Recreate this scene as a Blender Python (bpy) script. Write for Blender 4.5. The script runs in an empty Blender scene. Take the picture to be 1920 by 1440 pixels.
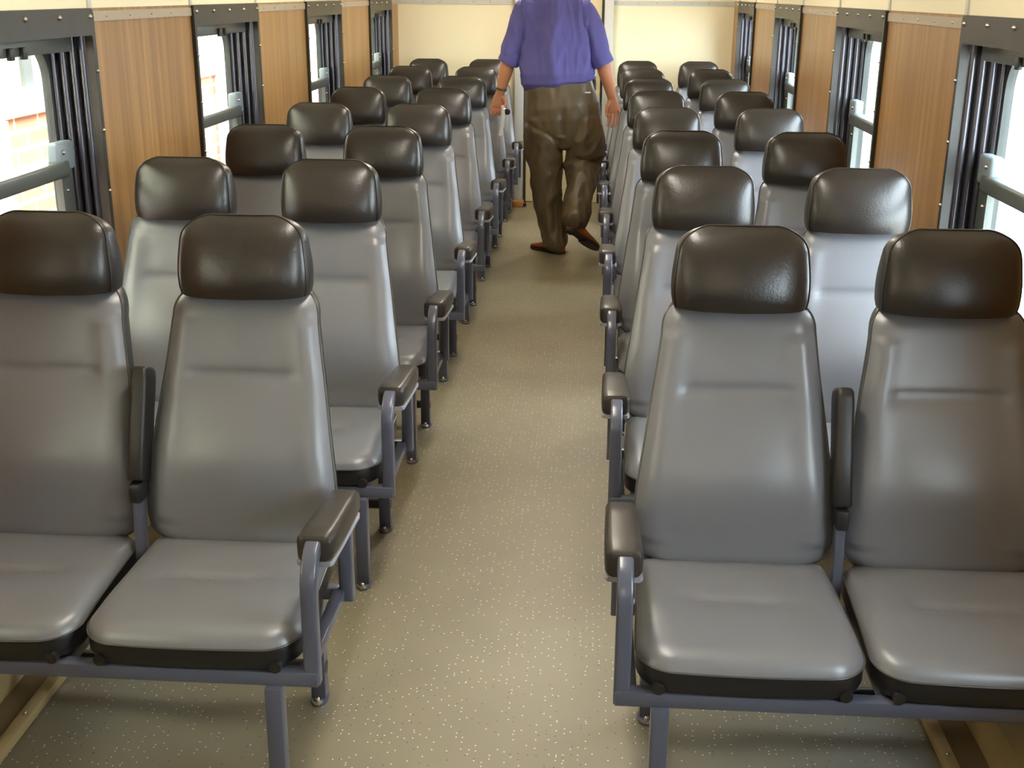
import bpy, bmesh, math, random
from mathutils import Vector, Matrix, noise
random.seed(7)
sc = bpy.context.scene
C = sc.collection

# ------------------------------------------------------------------ camera
F_PX, TILT, YAW, ROLL = 2207.5025, math.radians(18.41672), math.radians(-3.65067), math.radians(0.393335)
CAM = Vector((0.22506, 0.0, 1.64123))
f0 = Vector((math.sin(YAW), math.cos(YAW), 0)); r0 = Vector((math.cos(YAW), -math.sin(YAW), 0)); u0 = Vector((0, 0, 1))
fwd = f0*math.cos(TILT) - u0*math.sin(TILT); up1 = u0*math.cos(TILT) + f0*math.sin(TILT)
rgt = r0*math.cos(ROLL) + up1*math.sin(ROLL); upv = -r0*math.sin(ROLL) + up1*math.cos(ROLL)
cd = bpy.data.cameras.new('camera'); cam = bpy.data.objects.new('camera', cd); C.objects.link(cam)
cd.sensor_width = 36.0; cd.sensor_fit = 'HORIZONTAL'; cd.lens = F_PX*36.0/1920.0
cd.clip_start = 0.02; cd.clip_end = 500
M = Matrix((rgt, upv, -fwd)).transposed().to_4x4(); M.translation = CAM
cam.matrix_world = M
sc.camera = cam

# ------------------------------------------------------------------ daylight
w = bpy.data.worlds.new('sky'); sc.world = w; w.use_nodes = True
bg = w.node_tree.nodes['Background']
bg.inputs['Color'].default_value = (0.78, 0.89, 1.0, 1); bg.inputs['Strength'].default_value = 21.0
sc.view_settings.view_transform = 'Standard'; sc.view_settings.look = 'None'
sc.view_settings.gamma = 1.0; sc.view_settings.use_curve_mapping = False
sc.view_settings.exposure = 0.26
LAMP = 38.0            # strength of the added, unseen ceiling lamps' diffusers

# ------------------------------------------------------------------ helpers
def tag(o, label=None, cat=None, group=None, kind=None):
    if label: o['label'] = label
    if cat: o['category'] = cat
    if group: o['group'] = group
    if kind: o['kind'] = kind
    return o

def empty(name, loc, label, cat, group=None):
    o = bpy.data.objects.new(name, None); C.objects.link(o); o.location = loc
    o.empty_display_size = 0.1
    return tag(o, label, cat, group)

class MB:
    """collects vertices and faces of one mesh"""
    def __init__(s): s.v = []; s.f = []; s.m = []; s.mi = 0
    def add(s, vs, fs):
        b = len(s.v); s.v += [tuple(v) for v in vs]
        for f in fs: s.f.append(tuple(b+i for i in f)); s.m.append(s.mi)
    def box(s, x0, x1, y0, y1, z0, z1, bev=0.0, seg=2):
        bm = bmesh.new(); bmesh.ops.create_cube(bm, size=1)
        for v in bm.verts:
            v.co = Vector(((x0+x1)/2+v.co.x*(x1-x0), (y0+y1)/2+v.co.y*(y1-y0), (z0+z1)/2+v.co.z*(z1-z0)))
        if bev: bmesh.ops.bevel(bm, geom=list(bm.edges), offset=bev, segments=seg, affect='EDGES', profile=0.5)
        s.bm(bm)
    def bm(s, bm):
        bm.verts.ensure_lookup_table(); bm.verts.index_update()
        s.add([v.co.copy() for v in bm.verts], [[v.index for v in f.verts] for f in bm.faces]); bm.free()
    def sphere(s, c, r, sx=1, sy=1, sz=1, u=10, v=6):
        bm = bmesh.new(); bmesh.ops.create_uvsphere(bm, u_segments=u, v_segments=v, radius=r)
        for q in bm.verts: q.co = Vector((c[0]+q.co.x*sx, c[1]+q.co.y*sy, c[2]+q.co.z*sz))
        s.bm(bm)
    def rings(s, rings, cap0=True, cap1=True, closed=True):
        n = len(rings[0]); b = len(s.v)
        for r in rings: s.v += [tuple(p) for p in r]
        for i in range(len(rings)-1):
            for j in range(n if closed else n-1):
                k = (j+1) % n
                s.f.append((b+i*n+j, b+i*n+k, b+(i+1)*n+k, b+(i+1)*n+j)); s.m.append(s.mi)
        if cap0: s.f.append(tuple(b+j for j in reversed(range(n)))); s.m.append(s.mi)
        if cap1: s.f.append(tuple(b+(len(rings)-1)*n+j for j in range(n))); s.m.append(s.mi)
    def sweep(s, pts, prof, ref=(1, 0, 0), cap=True):
        """sweep a closed 2D profile along a polyline; profile x runs along ref"""
        pts = [Vector(p) for p in pts]; rs = []
        for i, p in enumerate(pts):
            a = pts[max(0, i-1)]; c = pts[min(len(pts)-1, i+1)]
            t = (c-a).normalized(); uu = Vector(ref); uu = (uu - t*uu.dot(t)).normalized(); vv = t.cross(uu)
            k = 1.0
            if 0 < i < len(pts)-1:
                d1 = (p-a).normalized(); k = 1/max(0.5, d1.dot(t))
            rs.append([p + uu*q[0] + vv*q[1]*k for q in prof])
        s.rings(rs, cap, cap)
    def plate(s, outer, inner, to3, d0, d1):
        """flat ring between two loops of equal length, with thickness"""
        n = len(outer)
        A = [to3(p, d0) for p in outer]; B = [to3(p, d0) for p in inner]
        A2 = [to3(p, d1) for p in outer]; B2 = [to3(p, d1) for p in inner]
        fs = []
        for i in range(n):
            j = (i+1) % n
            fs += [(i, j, n+j, n+i), (2*n+j, 2*n+i, 3*n+i, 3*n+j), (j, i, 2*n+i, 2*n+j), (n+i, n+j, 3*n+j, 3*n+i)]
        s.add(A+B+A2+B2, fs)
    def build(s, name, mats, parent=None, mirror=False, smooth=True, angle=40, loc=None):
        me = bpy.data.meshes.new(name)
        vs = [(-x, y, z) for x, y, z in s.v] if mirror else s.v
        me.from_pydata(vs, [], s.f)
        if not isinstance(mats, (list, tuple)): mats = [mats]
        for m in mats: me.materials.append(m)
        me.polygons.foreach_set('material_index', s.m)
        bm = bmesh.new(); bm.from_mesh(me)
        bmesh.ops.recalc_face_normals(bm, faces=list(bm.faces))
        if smooth:
            for f in bm.faces: f.smooth = True
            for e in bm.edges:
                if len(e.link_faces) == 2 and e.calc_face_angle(0) > math.radians(angle): e.smooth = False
        bm.to_mesh(me); bm.free(); me.update()
        o = bpy.data.objects.new(name, me); C.objects.link(o)
        if parent: o.parent = parent
        if loc: o.location = loc
        return o

def rrect(w2, h2, r, n=4, cx=0, cy=0):
    out = []
    for (sx, sy, a0) in ((1, 1, 0), (-1, 1, 90), (-1, -1, 180), (1, -1, 270)):
        rr = r[(1, 1, -1, -1).index(sy)] if False else r
        for i in range(n+1):
            a = math.radians(a0+90*i/n)
            out.append((cx+sx*(w2-rr)+rr*math.cos(a), cy+sy*(h2-rr)+rr*math.sin(a)))
    return out
def rrect4(x0, x1, y0, y1, rt, rb, n=6):
    out = []
    for (x, y, r, a0) in ((x1, y1, rt, 0), (x0, y1, rt, 90), (x0, y0, rb, 180), (x1, y0, rb, 270)):
        cx = x - r if x == x1 else x + r; cy = y - r if y == y1 else y + r
        for i in range(n+1):
            a = math.radians(a0+90*i/n); out.append((cx+r*math.cos(a), cy+r*math.sin(a)))
    return out
def circ(r, n=10): return [(r*math.cos(2*math.pi*i/n), r*math.sin(2*math.pi*i/n)) for i in range(n)]
def srgb(r, g, b):
    f = lambda c: (c/12.92 if c <= 0.04045 else ((c+0.055)/1.055)**2.4)
    return (f(r/255), f(g/255), f(b/255), 1)
def lerp(a, b, t): return a+(b-a)*t
def interp(t, pts):
    for i in range(len(pts)-1):
        if t <= pts[i+1][0]:
            a, b = pts[i], pts[i+1]; k = (t-a[0])/(b[0]-a[0]) if b[0] > a[0] else 0
            k = max(0, min(1, k)); return a[1]+(b[1]-a[1])*k
    return pts[-1][1]
def sinterp(t, pts):
    """smooth (Catmull-Rom like) interpolation"""
    n = len(pts)
    for i in range(n-1):
        if t <= pts[i+1][0] or i == n-2:
            x0, y0 = pts[i]; x1, y1 = pts[i+1]; h = x1-x0; k = max(0, min(1, (t-x0)/h))
            m0 = (y1-pts[i-1][1])/(x1-pts[i-1][0]) if i > 0 else (y1-y0)/h
            m1 = (pts[i+2][1]-y0)/(pts[i+2][0]-x0) if i < n-2 else (y1-y0)/h
            k2, k3 = k*k, k*k*k
            return (2*k3-3*k2+1)*y0+(k3-2*k2+k)*h*m0+(-2*k3+3*k2)*y1+(k3-k2)*h*m1

# ------------------------------------------------------------------ materials
def mat(name, col, rough=0.5, metal=0.0, bump=None, var=None, spec=0.5, coat=0.0):
    m = bpy.data.materials.new(name); m.use_nodes = True
    nt = m.node_tree; b = nt.nodes['Principled BSDF']
    b.inputs['Base Color'].default_value = col; b.inputs['Roughness'].default_value = rough
    b.inputs['Metallic'].default_value = metal
    b.inputs['Specular IOR Level'].default_value = spec
    if coat: b.inputs['Coat Weight'].default_value = coat; b.inputs['Coat Roughness'].default_value = 0.2
    tc = nt.nodes.new('ShaderNodeTexCoord')
    if var:      # (scale, amount) mottled colour
        n = nt.nodes.new('ShaderNodeTexNoise'); n.inputs['Scale'].default_value = var[0]; n.inputs['Detail'].default_value = 4
        nt.links.new(tc.outputs['Object'], n.inputs['Vector'])
        mr = nt.nodes.new('ShaderNodeMapRange'); mr.inputs['To Min'].default_value = 1-var[1]; mr.inputs['To Max'].default_value = 1+var[1]
        nt.links.new(n.outputs['Fac'], mr.inputs['Value'])
        mx = nt.nodes.new('ShaderNodeVectorMath'); mx.operation = 'SCALE'; mx.inputs[0].default_value = col[:3]
        nt.links.new(mr.outputs['Result'], mx.inputs['Scale']); nt.links.new(mx.outputs['Vector'], b.inputs['Base Color'])
    if bump:     # (scale, strength, distance)
        n = nt.nodes.new('ShaderNodeTexVoronoi' if len(bump) > 3 else 'ShaderNodeTexNoise'); n.inputs['Scale'].default_value = bump[0]
        nt.links.new(tc.outputs['Object'], n.inputs['Vector'])
        bp = nt.nodes.new('ShaderNodeBump'); bp.inputs['Strength'].default_value = bump[1]; bp.inputs['Distance'].default_value = bump[2]
        nt.links.new(n.outputs[0], bp.inputs['Height']); nt.links.new(bp.outputs['Normal'], b.inputs['Normal'])
    return m

def wood_mat():
    m = mat('wood_laminate', srgb(160, 116, 68), 0.34); nt = m.node_tree; b = nt.nodes['Principled BSDF']
    tc = nt.nodes.new('ShaderNodeTexCoord'); mp = nt.nodes.new('ShaderNodeMapping')
    mp.inputs['Scale'].default_value = (30, 30, 0.9); nt.links.new(tc.outputs['Object'], mp.inputs['Vector'])
    n = nt.nodes.new('ShaderNodeTexNoise'); n.inputs['Scale'].default_value = 1.0; n.inputs['Detail'].default_value = 6; n.inputs['Roughness'].default_value = 0.6
    n.inputs['Distortion'].default_value = 0.5
    nt.links.new(mp.outputs['Vector'], n.inputs['Vector'])
    cr = nt.nodes.new('ShaderNodeValToRGB'); e = cr.color_ramp.elements
    e[0].position = 0.25; e[0].color = srgb(126, 92, 50); e[1].position = 0.75; e[1].color = srgb(178, 138, 86)
    k = e.new(0.5); k.color = srgb(155, 115, 66)
    nt.links.new(n.outputs['Fac'], cr.inputs['Fac']); nt.links.new(cr.outputs['Color'], b.inputs['Base Color'])
    return m

def floor_mat():
    m = mat('flecked_vinyl', srgb(100, 98, 92), 0.46, spec=1.0); nt = m.node_tree; b = nt.nodes['Principled BSDF']
    tc = nt.nodes.new('ShaderNodeTexCoord')
    n = nt.nodes.new('ShaderNodeTexNoise'); n.inputs['Scale'].default_value = 3; n.inputs['Detail'].default_value = 5
    nt.links.new(tc.outputs['Object'], n.inputs['Vector'])
    cr = nt.nodes.new('ShaderNodeValToRGB'); e = cr.color_ramp.elements
    e[0].position = 0.3; e[0].color = srgb(116, 105, 82); e[1].position = 0.7; e[1].color = srgb(128, 117, 93)
    nt.links.new(n.outputs['Fac'], cr.inputs['Fac']); last = cr.outputs['Color']
    for scale, rad, keep, col in ((60, 0.10, 0.24, (0.85, 0.82, 0.72, 1)), (50, 0.10, 0.14, (0.04, 0.04, 0.04, 1)), (30, 0.05, 0.06, (0.35, 0.16, 0.06, 1))):
        v = nt.nodes.new('ShaderNodeTexVoronoi'); v.inputs['Scale'].default_value = scale; v.voronoi_dimensions = '2D'
        nt.links.new(tc.outputs['Object'], v.inputs['Vector'])
        lt = nt.nodes.new('ShaderNodeMath'); lt.operation = 'LESS_THAN'; lt.inputs[1].default_value = rad
        nt.links.new(v.outputs['Distance'], lt.inputs[0])
        sp = nt.nodes.new('ShaderNodeSeparateColor'); nt.links.new(v.outputs['Color'], sp.inputs['Color'])
        l2 = nt.nodes.new('ShaderNodeMath'); l2.operation = 'LESS_THAN'; l2.inputs[1].default_value = keep
        nt.links.new(sp.outputs[0], l2.inputs[0])
        mu = nt.nodes.new('ShaderNodeMath'); mu.operation = 'MULTIPLY'
        nt.links.new(lt.outputs[0], mu.inputs[0]); nt.links.new(l2.outputs[0], mu.inputs[1])
        mx = nt.nodes.new('ShaderNodeMix'); mx.data_type = 'RGBA'; mx.inputs['B'].default_value = col
        nt.links.new(mu.outputs[0], mx.inputs['Factor']); nt.links.new(last, mx.inputs['A']); last = mx.outputs['Result']
    nt.links.new(last, b.inputs['Base Color'])
    return m

def brick_mat():
    m = mat('brick', srgb(150, 90, 65), 0.85); nt = m.node_tree; b = nt.nodes['Principled BSDF']
    tc = nt.nodes.new('ShaderNodeTexCoord'); sp = nt.nodes.new('ShaderNodeSeparateXYZ'); cb = nt.nodes.new('ShaderNodeCombineXYZ')
    nt.links.new(tc.outputs['Object'], sp.inputs[0]); nt.links.new(sp.outputs['Y'], cb.inputs['X']); nt.links.new(sp.outputs['Z'], cb.inputs['Y'])
    br = nt.nodes.new('ShaderNodeTexBrick'); br.inputs['Scale'].default_value = 1.0
    br.inputs['Color1'].default_value = srgb(196, 138, 108); br.inputs['Color2'].default_value = srgb(206, 152, 124); br.inputs['Mortar'].default_value = srgb(236, 222, 204)
    br.inputs['Brick Width'].default_value = 0.26; br.inputs['Row Height'].default_value = 0.088; br.inputs['Mortar Size'].default_value = 0.011
    nt.links.new(cb.outputs[0], br.inputs['Vector']); nt.links.new(br.outputs['Color'], b.inputs['Base Color'])
    return m

def glass_mat():
    m = bpy.data.materials.new('window_glass'); m.use_nodes = True; nt = m.node_tree; nt.nodes.clear()
    o = nt.nodes.new('ShaderNodeOutputMaterial'); t = nt.nodes.new('ShaderNodeBsdfTransparent'); g = nt.nodes.new('ShaderNodeBsdfGlossy')
    t.inputs['Color'].default_value = (0.95, 0.97, 0.96, 1); g.inputs['Roughness'].default_value = 0.02
    mx = nt.nodes.new('ShaderNodeMixShader'); ge = nt.nodes.new('ShaderNodeNewGeometry')
    dt = nt.nodes.new('ShaderNodeVectorMath'); dt.operation = 'DOT_PRODUCT'
    nt.links.new(ge.outputs['Incoming'], dt.inputs[0]); nt.links.new(ge.outputs['Normal'], dt.inputs[1])
    ab = nt.nodes.new('ShaderNodeMath'); ab.operation = 'ABSOLUTE'; nt.links.new(dt.outputs['Value'], ab.inputs[0])
    om = nt.nodes.new('ShaderNodeMath'); om.operation = 'SUBTRACT'; om.inputs[0].default_value = 1.0; nt.links.new(ab.outputs[0], om.inputs[1])
    pw = nt.nodes.new('ShaderNodeMath'); pw.operation = 'POWER'; pw.inputs[1].default_value = 5.0; nt.links.new(om.outputs[0], pw.inputs[0])
    fr = nt.nodes.new('ShaderNodeMath'); fr.operation = 'MULTIPLY_ADD'; fr.inputs[1].default_value = 0.6; fr.inputs[2].default_value = 0.03
    nt.links.new(pw.outputs[0], fr.inputs[0])
    nt.links.new(fr.outputs[0], mx.inputs[0]); nt.links.new(t.outputs[0], mx.inputs[1]); nt.links.new(g.outputs[0], mx.inputs[2])
    nt.links.new(mx.outputs[0], o.inputs[0]); return m

def emit_mat(name, col, s):
    m = bpy.data.materials.new(name); m.use_nodes = True; b = m.node_tree.nodes['Principled BSDF']
    b.inputs['Base Color'].default_value = (0.8, 0.8, 0.8, 1)
    b.inputs['Emission Color'].default_value = col; b.inputs['Emission Strength'].default_value = s; return m

M_GREY = mat('grey_vinyl', srgb(111, 111, 116), 0.34, spec=0.7, bump=(420, 0.14, 0.001), var=(6, 0.04))
M_SIDE = mat('charcoal_vinyl', srgb(46, 44, 42), 0.38, bump=(420, 0.12, 0.001))
M_BASE = mat('black_vinyl', srgb(27, 26, 28), 0.42, bump=(300, 0.15, 0.001))
M_HEAD = mat('black_leather', srgb(38, 33, 30), 0.33, spec=0.6, bump=(160, 0.25, 0.0015), var=(8, 0.12))
M_PIPE = mat('dark_piping', srgb(40, 36, 32), 0.3)
M_GPIPE = mat('grey_piping', srgb(74, 71, 66), 0.34)
M_PAD = mat('armrest_rubber', srgb(54, 49, 45), 0.32, bump=(260, 0.2, 0.001))
M_PADL = mat('pad_base_plastic', srgb(150, 152, 160), 0.4)
M_BLK = mat('black_plastic', srgb(34, 32, 31), 0.45)
M_BAR = mat('black_bar', srgb(42, 38, 38), 0.4)
M_FRAME = mat('blue_grey_paint', srgb(84, 87, 103), 0.28, coat=0.3)
M_STEEL = mat('bright_steel', srgb(200, 195, 185), 0.25, metal=1.0)
M_WOOD = wood_mat()
M_FLOOR = floor_mat()
M_CREAM = mat('cream_laminate', srgb(251, 240, 206), 0.42)
M_CEIL = mat('cream_ceiling', srgb(248, 238, 206), 0.5)
M_TRIM = mat('beige_grey_trim', srgb(172, 158, 138), 0.4)
M_WFR = mat('dark_bronze_paint', srgb(38, 34, 27), 0.36, var=(11, 0.5))
M_RIB = mat('ribbed_aluminium', srgb(84, 82, 88), 0.24, metal=0.6)
M_SASH = mat('grey_green_aluminium', srgb(92, 96, 92), 0.32, metal=0.3)
M_LATCH = mat('latch_grey', srgb(120, 130, 136), 0.35)
M_GLASS = glass_mat()
M_DOOR = mat('door_cream', srgb(236, 222, 180), 0.42)
M_JAMB = mat('pale_grey_paint', srgb(205, 205, 200), 0.4)
M_SEAL = mat('dark_rubber', srgb(48, 52, 50), 0.5)
M_BRICK = brick_mat()
M_WHITE = mat('white_render', srgb(225, 222, 214), 0.8)
M_CONC = mat('concrete', srgb(190, 186, 176), 0.9, var=(3, 0.1))
M_DUCT = mat('tan_duct', srgb(176, 152, 104), 0.45)
M_DUCT2 = mat('brown_duct', srgb(120, 98, 66), 0.45)
M_LAMP = emit_mat('lamp_diffuser', (1.0, 0.92, 0.80, 1), LAMP)
M_WOODB = mat('orange_wood', srgb(176, 122, 62), 0.5)

def screw(p, r, parent, name='screw'):
    key = '_screw%d' % round(r*1e5)
    me = bpy.data.meshes.get(key)
    if me is None:
        mb = MB(); mb.sphere((0, 0, 0), r, u=8, v=6); o = mb.build(name, M_STEEL, parent); o.data.name = key; o.location = p; return o
    o = bpy.data.objects.new(name, me); C.objects.link(o); o.parent = parent; o.location = p; return o

# ------------------------------------------------------------------ the setting
XW, YE, Y0 = 1.318, 9.69, -3.4
WIN_C = [3.23, 5.105, 6.985, 8.865]            # windows ahead of the camera
WIN_B = [1.355, -0.52, -2.395]                 # unseen windows behind the camera, added to let in daylight
WH = 0.46; WZ0, WZ1 = 0.68, 1.586

mb = MB(); mb.box(-XW-0.14, XW+0.14, Y0-0.1, YE+0.1, -0.06, 0.0)
tag(mb.build('floor', M_FLOOR, smooth=False), 'grey vinyl floor with white flecks down the aisle and under the benches', 'floor', kind='structure')

for side, nm in ((-1, 'left'), (1, 'right')):
    mb = MB()
    def wb(y0, y1, z0, z1):
        a, b = side*XW, side*(XW+0.14); mb.box(min(a, b), max(a, b), y0, y1, z0, z1)
    wb(Y0, YE, 0, WZ0)
    a, b = side*(XW+0.012), side*(XW+0.14); mb.box(min(a, b), max(a, b), Y0, YE, WZ1, 1.82)
    edges = sorted(WIN_C+WIN_B); y = Y0
    for c in edges:
        wb(y, c-WH, WZ0, WZ1); y = c+WH
    wb(y, YE, WZ0, WZ1)
    tag(mb.build('wall_'+nm, M_WOOD, smooth=False), 'wood-grain laminate wall on the %s between the windows' % nm, 'wall', kind='structure')
    # trim strip with screws, cream panel joints
    mb = MB(); scr = []; jo = MB()
    y = Y0
    for c in edges+[None]:
        y1 = YE if c is None else c-WH-0.001
        a, b = side*(XW-0.005), side*XW
        mb.box(min(a, b), max(a, b), y, y1, 1.547, 1.577)
        q = y+0.12
        while q < y1-0.05:
            if q > 3: scr.append((side*(XW-0.005), q, 1.562))
            q += 0.2
        if c is not None: y = c+WH+0.001
    tr = tag(mb.build('trim_%d' % (1 if side < 0 else 2), M_TRIM, smooth=False), 'narrow beige strip with screws above the %s wood panels' % nm, 'trim', kind='structure')
    for p in scr: screw(p, 0.004, tr)
    for c in edges:
        for e in (c-WH, c+WH):
            a, b = side*(XW-0.006), side*(XW+0.004); jo.box(min(a, b), max(a, b), e-0.012, e+0.012, 1.587, 1.80)
    tag(jo.build('trim_%d' % (3 if side < 0 else 4), M_JAMB, smooth=False), 'thin upright joint strips on the cream panel above the %s windows' % nm, 'trim', kind='structure')

# ceiling: cream upper panels and shallow arch
prof = [(-XW-0.001, 1.576), (-XW+0.006, 1.80)]
for i in range(17):
    a = math.pi*(1-i/16); prof.append((1.30*math.cos(a), 1.84+0.46*math.sin(a)))
prof += [(XW-0.006, 1.80), (XW+0.001, 1.576)]
mb = MB(); mb.rings([[(x, Y0, z) for x, z in prof]+[(x*1.06, Y0, z+0.05) for x, z in reversed(prof)],
                     [(x, YE, z) for x, z in prof]+[(x*1.06, YE, z+0.05) for x, z in reversed(prof)]])
tag(mb.build('ceiling', M_CEIL, angle=30), 'cream arched ceiling and upper wall panels', 'ceiling', kind='structure')

# end walls
def end_wall(name, y, d, label):
    mb = MB(); a, b = min(y, y+d), max(y, y+d)
    mb.box(-XW-0.14, -0.37, a, b, 0, 2.4); mb.box(0.37, XW+0.14, a, b, 0, 2.4); mb.box(-0.37, 0.37, a, b, 2.0, 2.4)
    return tag(mb.build(name, M_CREAM, smooth=False), label, 'wall', kind='structure')
end_wall('wall_far', YE, 0.1, 'cream end wall of the coach behind the last benches')
end_wall('wall_near', Y0, -0.1, 'cream end wall of the coach behind the viewer')
mb = MB(); sl = []
for (x0, x1) in ((-XW, -0.385), (0.385, XW)):
    mb.box(x0, x1, YE-0.006, YE, 1.548, 1.582)
    sl += [(lerp(x0, x1, (i+0.5)/7), YE-0.006, 1.565) for i in range(7)]
t = tag(mb.build('trim_5', M_JAMB, smooth=False), 'pale strip with screws across the cream end wall', 'trim', kind='structure')
for p in sl: screw(p, 0.004, t)
mb = MB()
for (x0, x1) in ((-XW+0.02, -0.385), (0.385, XW-0.02)): mb.box(x0, x1, YE-0.012, YE, 0, 0.07)
tag(mb.build('baseboard_far', M_JAMB, smooth=False), 'white baseboard along the foot of the cream end wall', 'baseboard', kind='structure')
for n_, y, s in ((1, YE, -1), (2, Y0, 1)):
    mb = MB(); mb.box(-0.37, 0.37, min(y-0.02*s, y-0.05*s), max(y-0.02*s, y-0.05*s), 0.0, 2.0); mb.box(-0.292, 0.292, min(y, y-0.05*s), max(y, y-0.05*s), 0.004, 1.99)
    d = tag(mb.build('door_%d' % n_, M_DOOR, smooth=False), 'cream sliding door in the middle of the %s end wall' % ('far' if n_ == 1 else 'near'), 'door', kind='structure')
    mb = MB()
    for x0 in (-0.383, 0.313): mb.box(x0, x0+0.07, min(y+0.10*s, y-0.05*s), max(y+0.10*s, y-0.05*s), 0, 2.0, 0.004)
    mb.box(-0.383, 0.383, min(y+0.08*s, y-0.05*s), max(y+0.08*s, y-0.05*s), 2.0, 2.05)
    mb.build('door_frame', M_JAMB, d)
    mb = MB()
    for x0 in (-0.309, 0.294): mb.box(x0, x0+0.016, min(y+0.02*s, y-0.04*s), max(y+0.02*s, y-0.04*s), 0, 1.99)
    mb.build('rubber_seal', M_SEAL, d)
    mb = MB(); mb.box(0.225, 0.262, min(y, y+0.008*s), max(y, y+0.008*s), 0.90, 1.08, 0.004)
    mb.sweep([(0.243, y+0.01*s, 1.01), (0.243, y+0.05*s, 1.01)], circ(0.011)); mb.box(0.16, 0.258, y+(0.04 if s > 0 else -0.062), y+(0.062 if s > 0 else -0.04), 0.997, 1.023, 0.006)
    mb.build('door_handle', M_STEEL, d)

# warm-air ducts along the foot of the side walls
for side, nm in ((-1, 'left'), (1, 'right')):
    mb = MB()
    pr = [(1.145, 0.0), (1.15, 0.13), (1.19, 0.17), (XW-0.002, 0.19), (XW-0.002, 0.0)]
    mb.rings([[(side*x, Y0+0.02, z) for x, z in pr], [(side*x, YE-0.02, z) for x, z in pr]])
    d = tag(mb.build('heating_duct', M_DUCT, smooth=False), 'tan heating duct along the foot of the %s wall' % nm, 'duct')
    mb = MB(); a, b = side*1.075, side*1.145
    mb.box(min(a, b), max(a, b), Y0+0.02, YE-0.02, 0.0, 0.018); mb.build('duct_flange', M_DUCT2, d, smooth=False)
    mb = MB(); a, b = side*1.048, side*1.078
    mb.box(min(a, b), max(a, b), Y0+0.02, YE-0.02, 0.0, 0.026, 0.003); e = mb.build('edge_strip', M_DUCT, d)
    for q in (2.09, 2.30, 2.46, 2.82): screw((side*1.063, q, 0.026), 0.006, e)

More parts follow.
